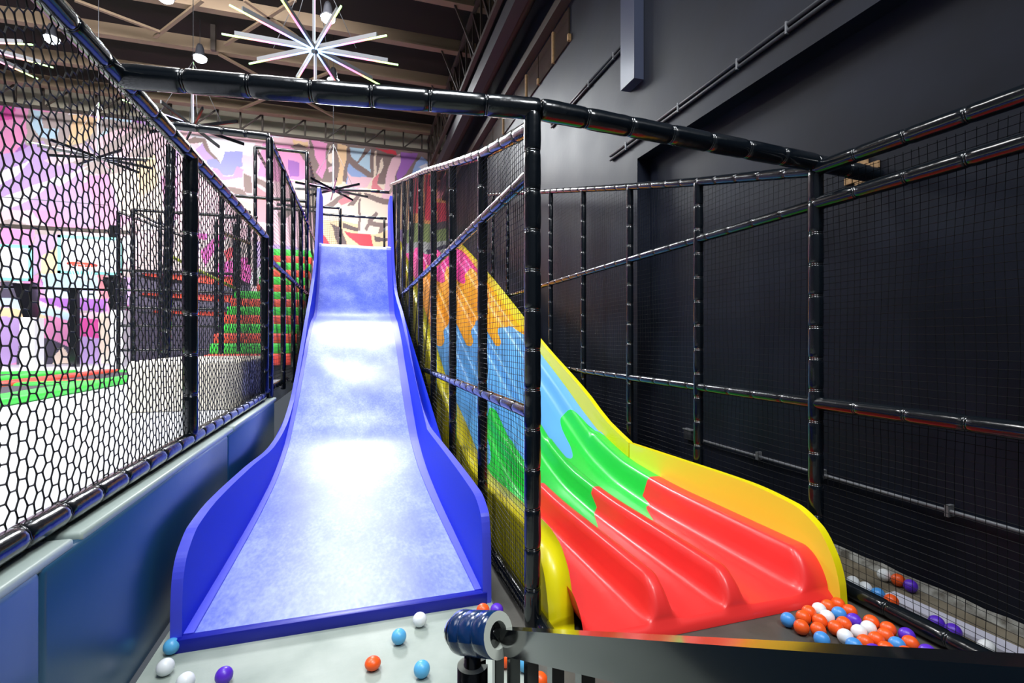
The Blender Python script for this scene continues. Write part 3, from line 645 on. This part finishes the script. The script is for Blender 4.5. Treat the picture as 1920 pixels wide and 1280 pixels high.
b = MB(); b.box((-.8, 11.1, .1), (.64, 13.6, 3.42)); b.build('platform_support', M_DKC, bs)
# ------------------------------------------------------------------ rainbow slide
rs = thing('rainbow_slide', 'three lane rainbow coloured plastic slide with yellow side boards', 'slide')
RP = smooth_curve([(2.2, .06), (3.4, .06), (4.2, .10), (4.8, .22), (5.4, .45), (6.0, .73), (6.8, 1.08), (8.5, 1.83), (10.3, 2.62), (13.3, 3.80), (13.6, 3.84)], 200)
DIV = [(1.00, .07, .20), (1.50, .075, .19), (1.955, .075, .17), (2.53, .13, .21)]
def hump(x, y):
    h = 0
    for c, wd, hh in DIV:
        q = abs(x-c)/wd
        if q < 1.5: h = max(h, hh*(1/(1+(q/.78)**6)))
    fr = min(1, max(0, (y-2.2)/.16)); fr = math.sin(fr*math.pi/2)**.6 if fr > 0 else 0
    tp = 1 if y < 5 else .85
    return h*fr*tp
def lobes(x, amp, ph=0.):
    q = math.cos(2*math.pi*(x-1.24+ph)/.46)
    return amp*(abs(q)**.6*math.copysign(1, q))
def b1(x):   # red/green
    for c in (1.255, 1.73, 2.22):
        if abs(x-c) < .17: return (4.05 if c < 1.5 else 3.72)-(.0 if c < 1.5 else .28*max(0, 1-abs(x-c-.03)/.1))
    return 3.86 if x > 1.7 else 4.0
B2 = lambda x: 5.25-lobes(x, .38); B3 = lambda x: 7.9-lobes(x, .35, .05); B4 = lambda x: 10.9-lobes(x, .35)
xs = np.linspace(1.045, 2.60, 97)
bounds = [lambda x: 2.2, b1, B2, B3, B4, lambda x: 13.6]
secs = [('red_section', M_RED, 56, 'bright red lower run of the three lanes'), ('green_section', M_GRN, 34, 'green run above the red'), ('blue_section', M_SKY, 34, 'sky blue run with drip shaped ends'),
        ('orange_section', M_ORG, 30, 'orange run with drip shaped ends'), ('magenta_section', M_MAG, 16, 'magenta top run')]
for k, (nm, m, rows, lab) in enumerate(secs):
    V = []; F = []
    for i in range(rows+1):
        for x in xs:
            y = bounds[k](x)+(bounds[k+1](x)-bounds[k](x))*((i/rows)**(1.6 if k == 0 else 1))
            V.append((x, y, interp(RP, y)+hump(x, y)))
    n = len(xs)
    if k == 0:   # rounded nose and front skirt
        pre = []
        for x in xs: pre.append((x, 2.165, 0.002))
        for x in xs: pre.append((x, 2.17, .035+hump(x, 2.2)))
        V = pre+V; rows += 2
    for i in range(rows):
        for j in range(n-1): a = i*n+j; F.append((a, a+1, a+n+1, a+n))
    o = mesh(nm, V, F, m, rs, True); o['label'] = lab
TR = [(2.12, .0), (2.13, .12), (2.18, .27), (2.28, .40), (2.45, .475), (2.84, .505), (3.6, .49), (4.40, .47)]
TR2 = [(4.42, .47), (4.9, .62), (5.4, .86), (6.8, 1.42), (8.5, 2.18), (10.33, 2.98), (13.3, 4.17)]
for pts, m, lab in ((dense(TR), M_YEL, 'curved lower right side board in golden yellow'), (smooth_curve(TR2, 40), M_YELV, 'upper right side board in lime yellow')):
    bot = [(y, max(0, interp(RP, y)-.1)) for y in np.linspace(pts[-1][0], pts[0][0], 30)]
    o = extrude_profile('side_board', pts+bot, 2.595, 2.645, m, rs, mi_top=M_YELV); o['label'] = lab
TL = [(2.36, .0), (2.38, .14), (2.44, .28), (2.56, .375), (2.75, .41), (3.2, .40), (3.98, .37), (4.6, .47), (5.0, .62), (6.0, .92), (7.3, 1.5), (10.3, 2.85), (13.3, 4.1)]
pts = dense(TL); bot = [(y, max(0, interp(RP, y)-.3)) for y in np.linspace(pts[-1][0], pts[0][0], 40)]
extrude_profile('side_board', pts+bot, .93, 1.07, M_YELV, rs, mi_top=M_YELV, smooth=True)['label'] = 'lime yellow left side board with rounded end'
b = MB(); b.box((.93, 11.0, .1), (2.65, 13.6, 2.6)); b.build('platform_support', M_DKC, rs)
# ------------------------------------------------------------------ slide tower frame (left of blue slide)
tf = thing('tower_frame', 'black padded frame rising left of the blue slide around the stairs', 'frame')
XT = -1.03
TFT = 3.95
for y in (6.62, 7.75, 8.9, 10.05, 11.15): foam_tube('post', (XT, y, .8), (XT, y, TFT), tf, .042 if y < 7 else .036, .26, y < 8)
foam_tube('rail', (XT, 6.62, TFT), (XT, 13.5, TFT), tf, .036, .27, False); foam_tube('rail', (XT, 6.62, 2.47), (XT, 11.5, 2.47), tf, .036, .27, False)
foam_tube('beam', (XT, 6.62, TFT+.02), (-2.3, 6.62, TFT+.03), tf, .045, .27)
foam_tube('beam', (XT, 11.15, 5.42), (-2.0, 11.15, 5.42), tf, .036, .27, False); foam_tube('beam', (XT, 11.15, 4.4), (-2.6, 11.15, 4.4), tf, .036, .27, False); foam_tube('beam', (-1.95, 11.15, 4.0), (-2.6, 11.15, 3.95), tf, .03, .27, False)
for x, y0, y1 in ((XT, 11.15, 13.6), (-2.0, 11.15, 13.1)): foam_tube('rail', (x, y0, 5.42), (x, y1, 5.44), tf, .036, .27, False)
foam_tube('post', (XT, 11.15, TFT), (XT, 11.15, 5.42), tf, .036, .27, False); foam_tube('post', (-2.0, 11.15, 2.6), (-2.0, 11.15, 5.42), tf, .036, .27, False)
foam_tube('post', (-2.0, 13.1, 3), (-2.0, 13.1, 5.44), tf, .036, .27, False); foam_tube('post', (XT, 13.6, 3.2), (XT, 13.6, 5.44), tf, .036, .27, False)
foam_tube('beam', (-2.0, 13.4, 4.75), (XT, 13.4, 4.75), tf, .034, .27, False); foam_tube('beam', (-2.0, 13.9, 4.98), (XT, 13.9, 4.98), tf, .034, .27, False)
foam_tube('beam', (XT, 13.6, 5.46), (.80, 13.6, 5.44), tf, .04, .27, False)
foam_tube('post', (-2.36, 7.35, .82), (-2.29, 7.35, 4.0), tf, .055, .27)
foam_tube('bottom_rail', (XT-.02, 6.5, .9), (XT-.02, 8.3, .9), tf, .04, .27, False)
net_square(tf, (XT-.02, 6.62), (XT-.02, 11.1), .85, TFT, .05, .0022)
net_square(tf, (XT-.02, 11.15), (XT-.02, 13.6), 3.5, 5.42, .05, .0025)
foam_tube('rail', (.78, 11.5, 5.04), (.80, 13.6, 5.44), tf, .036, .27, False)
br = thing('back_rail', 'black guard rail at the far side of the slide platform', 'railing')
foam_tube('rail', (-.95, 14.1, 5.05), (-.47, 14.1, 5.05), br, .035, .27, False); foam_tube('rail', (-.95, 14.1, 4.86), (.75, 14.1, 4.86), br, .035, .27, False)
foam_tube('post', (-.47, 14.1, 3.5), (-.47, 14.1, 5.05), br, .038, .27, False); foam_tube('post', (.68, 14.1, 3.5), (.68, 14.1, 4.86), br, .03, .27, False)
net_square(br, (-.95, 14.12), (-.47, 14.12), 3.5, 4.86, .05, .003)
# padded block and stairs
tag(box('padded_block', (-2.12, 5.62, .8), (-1.12, 7.2, 1.30), M_TAN, None, .03), 'cream vinyl padded block behind the hexagon net fence', 'block')
st = thing('foam_stairs', 'wide stairs with alternating red and green foam treads', 'stairs')
tread = {}
for i in range(8):
    y = 9.6+i*.31; z = 1.06+i*.185; w_ = 2.5; x0 = -2.52
    nm = ('red_tread', M_TRED) if i % 2 == 0 else ('green_tread', M_TGRN)
    box('tread', (x0, y, z), (-1.12, y+.5, z+.2), nm[1], st, .035)
    box('riser_block', (x0+.04, y+.1, .8), (-1.14, y+.31, z+.02), M_DKC, st)
for i in range(8, 14):
    y = 9.6+i*.31; z = 1.06+8*.185+(i-8)*.212
    box('tread', (-2.15, y, z), (-1.12, y+.5, z+.2), M_TRED if i % 2 == 0 else M_TGRN, st, .035)
    box('riser_block', (-2.1, y+.1, .8), (-1.14, y+.31, z+.02), M_DKC, st)
hr = MB(); hr.tube([P(310, 475, Y=12.2), P(380, 510, Y=12.2), P(440, 540, Y=12.1)], .03, 8); tag(hr.build('stair_rope', mat('olive_rope', (110, 120, 20), .6), None, True), 'yellow green striped padded rope sloping down to the stairs', 'rope')
# inner handrail frames left of stairs
sf = thing('stair_fence', 'row of black padded posts left of the foam stairs', 'fence')
for px, y, zt in ((415, 7.6, 3.5), (447, 9.0, 3.7), (467, 10.2, 3.9)):
    x = P(px, 500, Y=y).x; foam_tube('post', (x, y, 1.32 if y < 9.5 else 2.9), (x, y, zt), sf, .03, .26)
p0 = P(415, 450, Y=7.6); p1 = P(467, 440, Y=10.2)
foam_tube('rail', (P(415, 450, Y=7.6).x, 7.6, 2.97), (P(467, 450, Y=10.2).x, 10.2, 3.3), sf, .034, .26, False)
# play frame with red edged decks
pf = thing('deck_frame', 'black multi level climbing frame with red edged decks before the mural', 'play frame')
ZD = [3.17, 2.70, 2.28, 1.85, 1.27]
for i, z in enumerate(ZD):
    a = P(225, 560, Y=14.0).x; c_ = P(445, 560, Y=14.0).x
    foam_tube('rail', (a, 14.0, z), (c_, 14.0, z), pf, .035, .3, False)
    if i in (0, 1, 2):
        box('deck', (a+.3, 14.15, z-.12), (c_, 15.6, z-.08), M_DKC, pf)
        x0 = P(265 if i < 2 else 285, 560, Y=14.0).x
        b = MB(); v = [(x0, 14.06, z-.1), (c_, 14.06, z-.1-.23*(1-.3*i)), (c_, 14.06, z-.06), (x0, 14.06, z-.05)]
        v += [(q[0], 14.12, q[2]) for q in v]; b.add(v, [(0, 1, 2, 3), (7, 6, 5, 4), (0, 4, 5, 1), (1, 5, 6, 2), (2, 6, 7, 3), (3, 7, 4, 0)]); b.build('edge_pad', M_TRED, pf)
for px, top in ((222, 395), (250, 391), (300, 400), (350, 400), (405, 410), (440, 420)):
    q = P(px, top, Y=14.0); foam_tube('post', (q.x, 14.0, .8), (q.x, 14.0, q.z), pf, .045, .3, False)
q0 = P(250, 393, Y=14.0); q1 = P(440, 400, Y=14.0); foam_tube('rail', q0, (q1.x, 14.0, q0.z), pf, .04, .3, False)
foam_tube('rail', P(222, 397, Y=14.0), P(375, 455, Y=14.0), pf, .03, .3, False)
foam_tube('rail', P(250, 396, Y=14.02), P(320, 430, Y=14.02), pf, .03, .3, False)
net_square(pf, (P(250, 500, Y=14).x, 13.96), (P(440, 500, Y=14).x, 13.96), .9, 4.9, .12, .003)
# court frame rails and basketball hoops
cf = thing('court_frame', 'dark steel rails running before the mural behind the trampolines', 'frame')
q0 = P(0, 423, Y=16.0); q1 = P(255, 440, Y=16.0); bar('rail', (-15, 16, q0.z), (q1.x, 16, q0.z), .06, .1, M_BEAMD, cf)
bar('rail', (-15, 16, 2.88), (P(225, 560, Y=16).x, 16, 2.86), .06, .06, M_BLK, cf)
for px in (140, 215): bar('post', (P(px, 600, Y=16).x, 16, .8), (P(px, 600, Y=16).x, 16, 2.88 if px == 140 else 4.6), .16, .16, M_BLK, cf)
tube('cable', [(-15, 15.8, 5.2), (P(205, 398, Y=15.8).x, 15.8, 5.1)], .012, M_ALU, cf, 6)
def hoop(xa, xb, za, zb, xr, lab, y=15.4):
    t = thing('basketball_hoop', lab, 'basketball hoop')
    box('backboard', (xa, y, za), (xb, y+.05, zb), mat('clear_board', (225, 228, 238), .2), t)
    for a, c in (((xa, y-.01, za), (xb, y+.06, za+.07)), ((xa, y-.01, zb-.07), (xb, y+.06, zb)), ((xa, y-.01, za), (xa+.07, y+.06, zb)), ((xb-.07, y-.01, za), (xb, y+.06, zb))): box('trim', a, c, M_TEAL, t)
    if xr is not None:
        b = MB(); c = Vector((xr, y-.35, za+.2)); b.tube([c+Vector((.27*math.cos(a), .27*math.sin(a), 0)) for a in np.linspace(0, 2*math.pi, 20)], .03, 6); b.build('rim', M_TRED, t, True)
        b = MB()
        for a in np.linspace(0, 2*math.pi, 13)[:-1]: b.tube([c+Vector((.27*math.cos(a), .27*math.sin(a), 0)), c+Vector((.15*math.cos(a+.3), .15*math.sin(a+.3), -.4))], .008, 4)
        o = b.build('hoop_net', M_BWHITE, t); o['kind'] = 'stuff'
    xm = xb-.35
    v = [(xm-.1, y+.1, za-.05), (xm+.3, y+.1, za-.05), (xm+.3, y+.1, za-.9), (xm+.12, y+.1, za-.9)]; v += [(a, b_+.3, c) for a, b_, c in v]
    b = MB(); b.add(v, [(0, 1, 2, 3), (7, 6, 5, 4), (0, 4, 5, 1), (1, 5, 6, 2), (2, 6, 7, 3), (3, 7, 4, 0)]); b.build('bracket', M_BLK, t)
    box('stand', (xm+.05, y+.1, .8), (xm+.35, y+.5, za-.9), M_BWHITE, t)
hoop(P(108, 512, Y=15.4).x, P(228, 512, Y=15.4).x, P(108, 512, Y=15.4).z, P(108, 440, Y=15.4).z, P(168, 500, Y=15.4).x, 'basketball hoop with red rim and clear board, right one behind trampolines')
hoop(P(-40, 527, Y=15.4).x, P(60, 527, Y=15.4).x, P(60, 527, Y=15.4).z, P(60, 460, Y=15.4).z, None, 'basketball board at the left edge of the picture behind trampolines')
# ------------------------------------------------------------------ trampolines
TG = 'trampolines with green and red pads on the white platform'
def tramp(x0, x1, y0, y1, mf_, mb, lab):
    t = thing('trampoline', lab, 'trampoline', TG); z = .8; p = .34
    box('bed', (x0-p+.0, y0+p, z+.02), (x1+p, y1-p, z+.05), M_BED, t)
    box('front_pad', (x0-p, y0, z), (x0, y1, z+.10), mf_, t, .04)
    box('rear_pad', (x1, y0, z), (x1+p, y1, z+.10), mb, t, .04)
    box('end_pad', (x1+p, y0, z), (x0-p, y0+p*.8, z+.09), mb, t, .04); box('end_pad', (x1+p, y1-p*.8, z), (x0-p, y1, z+.09), mf_, t, .04)
for r_, (x0, x1) in enumerate(((-3.55, -5.1), (-5.5, -7.3), (-7.7, -9.7))):
    for c_, (y0, y1) in enumerate(((3.0, 6.2), (6.25, 9.2), (9.25, 12.4))):
        tramp(x0, x1, y0, y1, M_TGRN, (M_TRED, M_TRED, M_TGRN)[r_], '%s trampoline in the %s row from the net' % (('nearest', 'middle', 'farthest')[c_], ('first', 'second', 'third')[r_]))
# ------------------------------------------------------------------ gate in the foreground
gt = thing('stair_railing', 'black steel stair railing with blue foam sleeve in the right foreground', 'railing')
g0 = P(945, 1177, t=1.1)-Vector((0, 0, .028)); g1 = P(1663, 1222, t=.329)-Vector((0, 0, .028)); gd = (g1-g0).normalized(); gz = (g1-g0).z/math.hypot(g1.x-g0.x, g1.y-g0.y)
gh = Vector((gd.x, gd.y, 0)).normalized(); g2 = g1+(g1-g0)*.22
b = MB(); b.bar(g0-gd*.01, g2, .03, .05); b.bar(P(915, 1190, t=1.08), g0+gd*.004, .03, .046); b.build('top_bar', M_BLK, gt)
# blue foam sleeve with cut ends
s0 = P(862, 1184, t=1.13); s1 = P(935, 1190, t=1.06)
sd = (s1-s0).normalized()
def hollow(name, p0, p1, ro, ri, m, parent, gap=.0, n=28, rings=None):
    p0, p1 = Vector(p0), Vector(p1); d = (p1-p0).normalized(); a = d.cross(Vector((0, 0, 1)));  a = a.normalized() if a.length > .1 else Vector((1, 0, 0)); b_ = d.cross(a)
    L = (p1-p0).length; prof = rings or [(0, 1), (1, 1)]; V = []; F = []; mi = []; K = len(prof)
    ang = [gap/2+(2*math.pi-gap)*k/n for k in range(n+1)]
    for t, q in prof:
        for th in ang: V.append(p0+d*(L*t)+(a*math.cos(th)+b_*math.sin(th))*ro*q)
    for t in (0, 1):
        for th in ang: V.append(p0+d*(L*t)+(a*math.cos(th)+b_*math.sin(th))*ri)
    N = n+1; I0 = K*N; I1 = (K+1)*N
    for r_ in range(K-1):
        for k in range(n): F.append((r_*N+k, r_*N+k+1, (r_+1)*N+k+1, (r_+1)*N+k)); mi.append(0)
    for k in range(n):
        F.append((k, I0+k, I0+k+1, k+1)); mi.append(1)
        F.append(((K-1)*N+k, (K-1)*N+k+1, I1+k+1, I1+k)); mi.append(1)
        F.append((I0+k, I1+k, I1+k+1, I0+k+1)); mi.append(1)
    o = mesh(name, V, F, [m, M_WFOAM], parent, False, mi)
    for p in o.data.polygons: p.use_smooth = p.material_index == 0
    return o
o = hollow('foam_sleeve', s0, s1, .046, .027, M_BFOAM, gt, .0, 28, [(0, .8), (.04, .97), (.12, 1.0), (.27, .99), (.30, .93), (.33, .99), (.62, 1.0), (.65, .93), (.68, 1.0), (1, 1)]); o['label'] = 'blue foam sleeve with pale cut end'
b = MB(); b.tube([s0-sd*.02, s0+sd*.004], [.03, .043], 20); b.tube([s0, s1-sd*.015], .0265, 16); b.build('inner_pipe', M_BLK, gt, True)
pp = P(886, 1205, t=1.11)
hollow('foam_sleeve', (pp.x, pp.y, .02), (pp.x, pp.y, .775), .034, .02, M_FOAM, gt, .5)
b = MB(); b.tube([(pp.x, pp.y, 0), (pp.x, pp.y, .84)], .019, 12); b.build('gate_post', M_BLK, gt, True)
for px in (934, 963, 996, 1042, 1097, 1174, 1300, 1520):
    u = (px-960)/FPX; r = Vector((SA+CC*u, CC-SA*u, 0))
    k = (g0.x*gd.y-g0.y*gd.x)/(r.x*gd.y-r.y*gd.x); q = r*k
    zt = g0.z+gz*((q-Vector((g0.x, g0.y, 0))).dot(gh))
    box('baluster', (q.x-.011, q.y-.011, .02), (q.x+.011, q.y+.011, zt-.02), M_BLK, gt)
# small foot of a red slide end seen below the gate bar
# ------------------------------------------------------------------ play balls
BM = {k: mat('ball_'+k, c, .35, spec=.5) for k, c in dict(white=(235, 238, 240), orange=(245, 92, 28), blue=(70, 150, 225), purple=(92, 46, 200), aqua=(90, 175, 225)).items()}
BMESH = {}
def ball_mesh(k):
    if k in BMESH: return BMESH[k]
    bm = bmesh.new(); bmesh.ops.create_uvsphere(bm, u_segments=24, v_segments=14, radius=.036)
    for v in bm.verts:   # moulding seam
        if abs(v.co.z) < .001: v.co *= 1.012
    me = bpy.data.meshes.new('play_ball'); bm.to_mesh(me); bm.free(); me.materials.append(BM[k]); me.shade_smooth(); BMESH[k] = me; return me
NB = []
def ball(px, py, col, label, z=.036, group=None, p=None):
    q = p or P(px, py, Z=z)
    o = inst('play_ball', ball_mesh(col), None, q); o.rotation_mode = 'XYZ'; o.rotation_euler = (random.uniform(0, 3), random.uniform(0, 3), 0)
    tag(o, label, 'ball', group or 'scattered play balls'); NB.append(o); return o
zf = .04
ball(310, 1250, 'white', 'white ball at the foot of the padded wall, bottom left corner', zf); ball(348, 1277, 'white', 'white ball cut by the bottom edge between a white and a purple ball', zf)
ball(420, 1266, 'purple', 'purple ball at the bottom edge before the blue slide', zf); ball(748, 1193, 'aqua', 'light blue ball below the blue slide lip near its right end', zf)
ball(787, 1161, 'white', 'white ball touching the front lip of the blue slide', zf)
o = ball(699, 1243, 'orange', 'dented orange ball lying alone on the grey green mat', .032); o.scale = (1, 1, .8); o.rotation_euler = (0, 0, 0)
ball(791, 1254, 'aqua', 'light blue ball near the bottom edge left of the gate post', zf)
ball(908, 1144, 'orange', 'orange ball peeping over the blue foam sleeve', .045); ball(929, 1144, 'purple', 'purple ball beside the orange one behind the blue foam sleeve', zf)
ball(322, 1211, 'aqua', 'light blue ball squeezed between padded wall and blue slide corner', zf)
ball(984, 1243, 'aqua', 'light blue ball seen between the gate bars', zf); ball(1012, 1276, 'orange', 'orange ball at bottom edge seen between the gate bars', zf); ball(948, 1235, 'orange', 'orange ball mostly hidden behind the gate bars', zf)
ox, oy, sc = 1420, 980, 3.84
pile = [(222, 698, 'blue'), (315, 748, 'orange'), (335, 682, 'orange'), (372, 645, 'orange'), (448, 625, 'white'), (508, 605, 'orange'), (568, 590, 'orange'), (438, 706, 'orange'), (424, 768, 'orange'),
        (498, 676, 'white'), (590, 655, 'blue'), (655, 632, 'orange'), (464, 838, 'blue'), (545, 748, 'orange'), (622, 728, 'orange'), (686, 700, 'purple'), (762, 738, 'white'), (820, 722, 'orange'), (940, 764, 'orange'),
        (626, 812, 'white'), (734, 788, 'white'), (676, 862, 'blue'), (774, 862, 'orange'), (848, 835, 'orange'), (858, 792, 'orange'), (962, 858, 'blue'), (1076, 870, 'orange'), (1000, 815, 'purple'),
        (780, 905, 'purple'), (876, 905, 'orange'), (985, 908, 'orange'), (1186, 912, 'purple')]
names = {'blue': 'blue', 'orange': 'orange', 'white': 'white', 'purple': 'purple'}
lab = ['blue ball at the left end of the heap nearest the red slide', 'orange ball low at the left end of the heap, right of the blue one', 'orange ball above the leftmost orange ball in the heap', 'orange ball touching the red slide behind the left white ball', 'white ball at the back of the heap nearest the slide', 'orange ball at the back, between white ball and yellow board', 'orange ball at the foot of the yellow side board', 'orange ball left of the second white ball in the heap', 'orange ball right above the lone front blue ball', 'white ball right of centre row, touching the rear white ball', 'blue ball at the back of the heap', 'orange ball at the back right of the heap beside the bottom rail', 'lone blue ball in front of the left half of the heap', 'orange ball in the middle row left of a touching orange twin', 'orange ball in the middle row just left of the purple ball', 'purple ball in the middle of the heap', 'upper white ball in the middle of the heap beside the purple ball', 'orange ball behind the upper white ball by the rail', 'lone orange ball at the right rear of the heap near the rail', 'white ball front centre, above the front middle blue ball', 'lower white ball in the middle of the heap', 'blue ball at the front middle of the heap', 'orange ball in front, right of the middle blue ball', 'orange ball between two oranges in the right half of the heap', 'orange ball right of the upper white ball, under the lone rear orange', 'blue ball at the front right of the heap', 'orange ball at the right front corner of the heap', 'purple ball tucked behind the front right blue ball', 'purple ball at the front, mostly hidden by the railing bar', 'orange ball at the front, half hidden by the bar beside the purple one', 'orange ball at the front under the right blue ball', 'purple ball farthest right by the bottom rail']
done = []
for i, (cx, cy_, c) in enumerate(pile):
    px, py = ox+cx/sc, oy+cy_/sc; z = .036; p = P(px, py, Z=z)
    for _ in range(12):      # keep balls apart
        for q in done:
            dd = p-q
            if 0 < dd.length < .0725: p = p+dd.normalized()*(.0728-dd.length)*Vector((1, 1, 0)).length/1.4142
        p.x = min(p.x, 2.64)
    done.append(p)
    ball(px, py, c, lab[i], group='balls heaped at the foot of the rainbow slide', p=p)
for px, py, c, l in ((1690, 1083, 'orange', 'orange ball against the wall behind the right net'), (1713, 1096, 'purple', 'purple ball beside the orange one at the wall behind the right net'), (1664, 1080, 'white', 'white crushed ball at the wall behind the right net'),
                     (1724, 1177, 'purple', 'purple ball behind the bottom rail, left of two'), (1760, 1188, 'purple', 'purple ball behind the bottom rail, right of two'), (1635, 1131, 'orange', 'orange ball half hidden by the bottom rail behind the net'),
                     (1577, 1100, 'white', 'white ball beyond the yellow board end behind the net'), (1595, 1108, 'white', 'second white ball beyond the yellow board end behind the net'), (1612, 1119, 'blue', 'blue ball behind the net beside two white balls'), (1828, 1220, 'white', 'white ball low behind the net near the gate')):
    q = P(px, py, Z=.058); q.x = min(max(q.x, 2.818), 3.10); ball(px, py, c, l, p=q)
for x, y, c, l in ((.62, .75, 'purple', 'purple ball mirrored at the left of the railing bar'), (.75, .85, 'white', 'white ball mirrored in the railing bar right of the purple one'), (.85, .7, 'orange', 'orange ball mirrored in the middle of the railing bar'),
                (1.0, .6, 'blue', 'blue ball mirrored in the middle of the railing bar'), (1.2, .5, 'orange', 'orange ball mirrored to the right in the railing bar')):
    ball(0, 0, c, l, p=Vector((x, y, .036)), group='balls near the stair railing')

for _ in range(40):
    for i in range(len(NB)):
        for j in range(i):
            a, b = NB[i].location, NB[j].location; d = a-b; L = d.length
            if 1e-5 < L < .0735:
                d.z = 0; d = d.normalized()*((.0738-L)/2+.0004); NB[i].location = a+d; NB[j].location = b-d
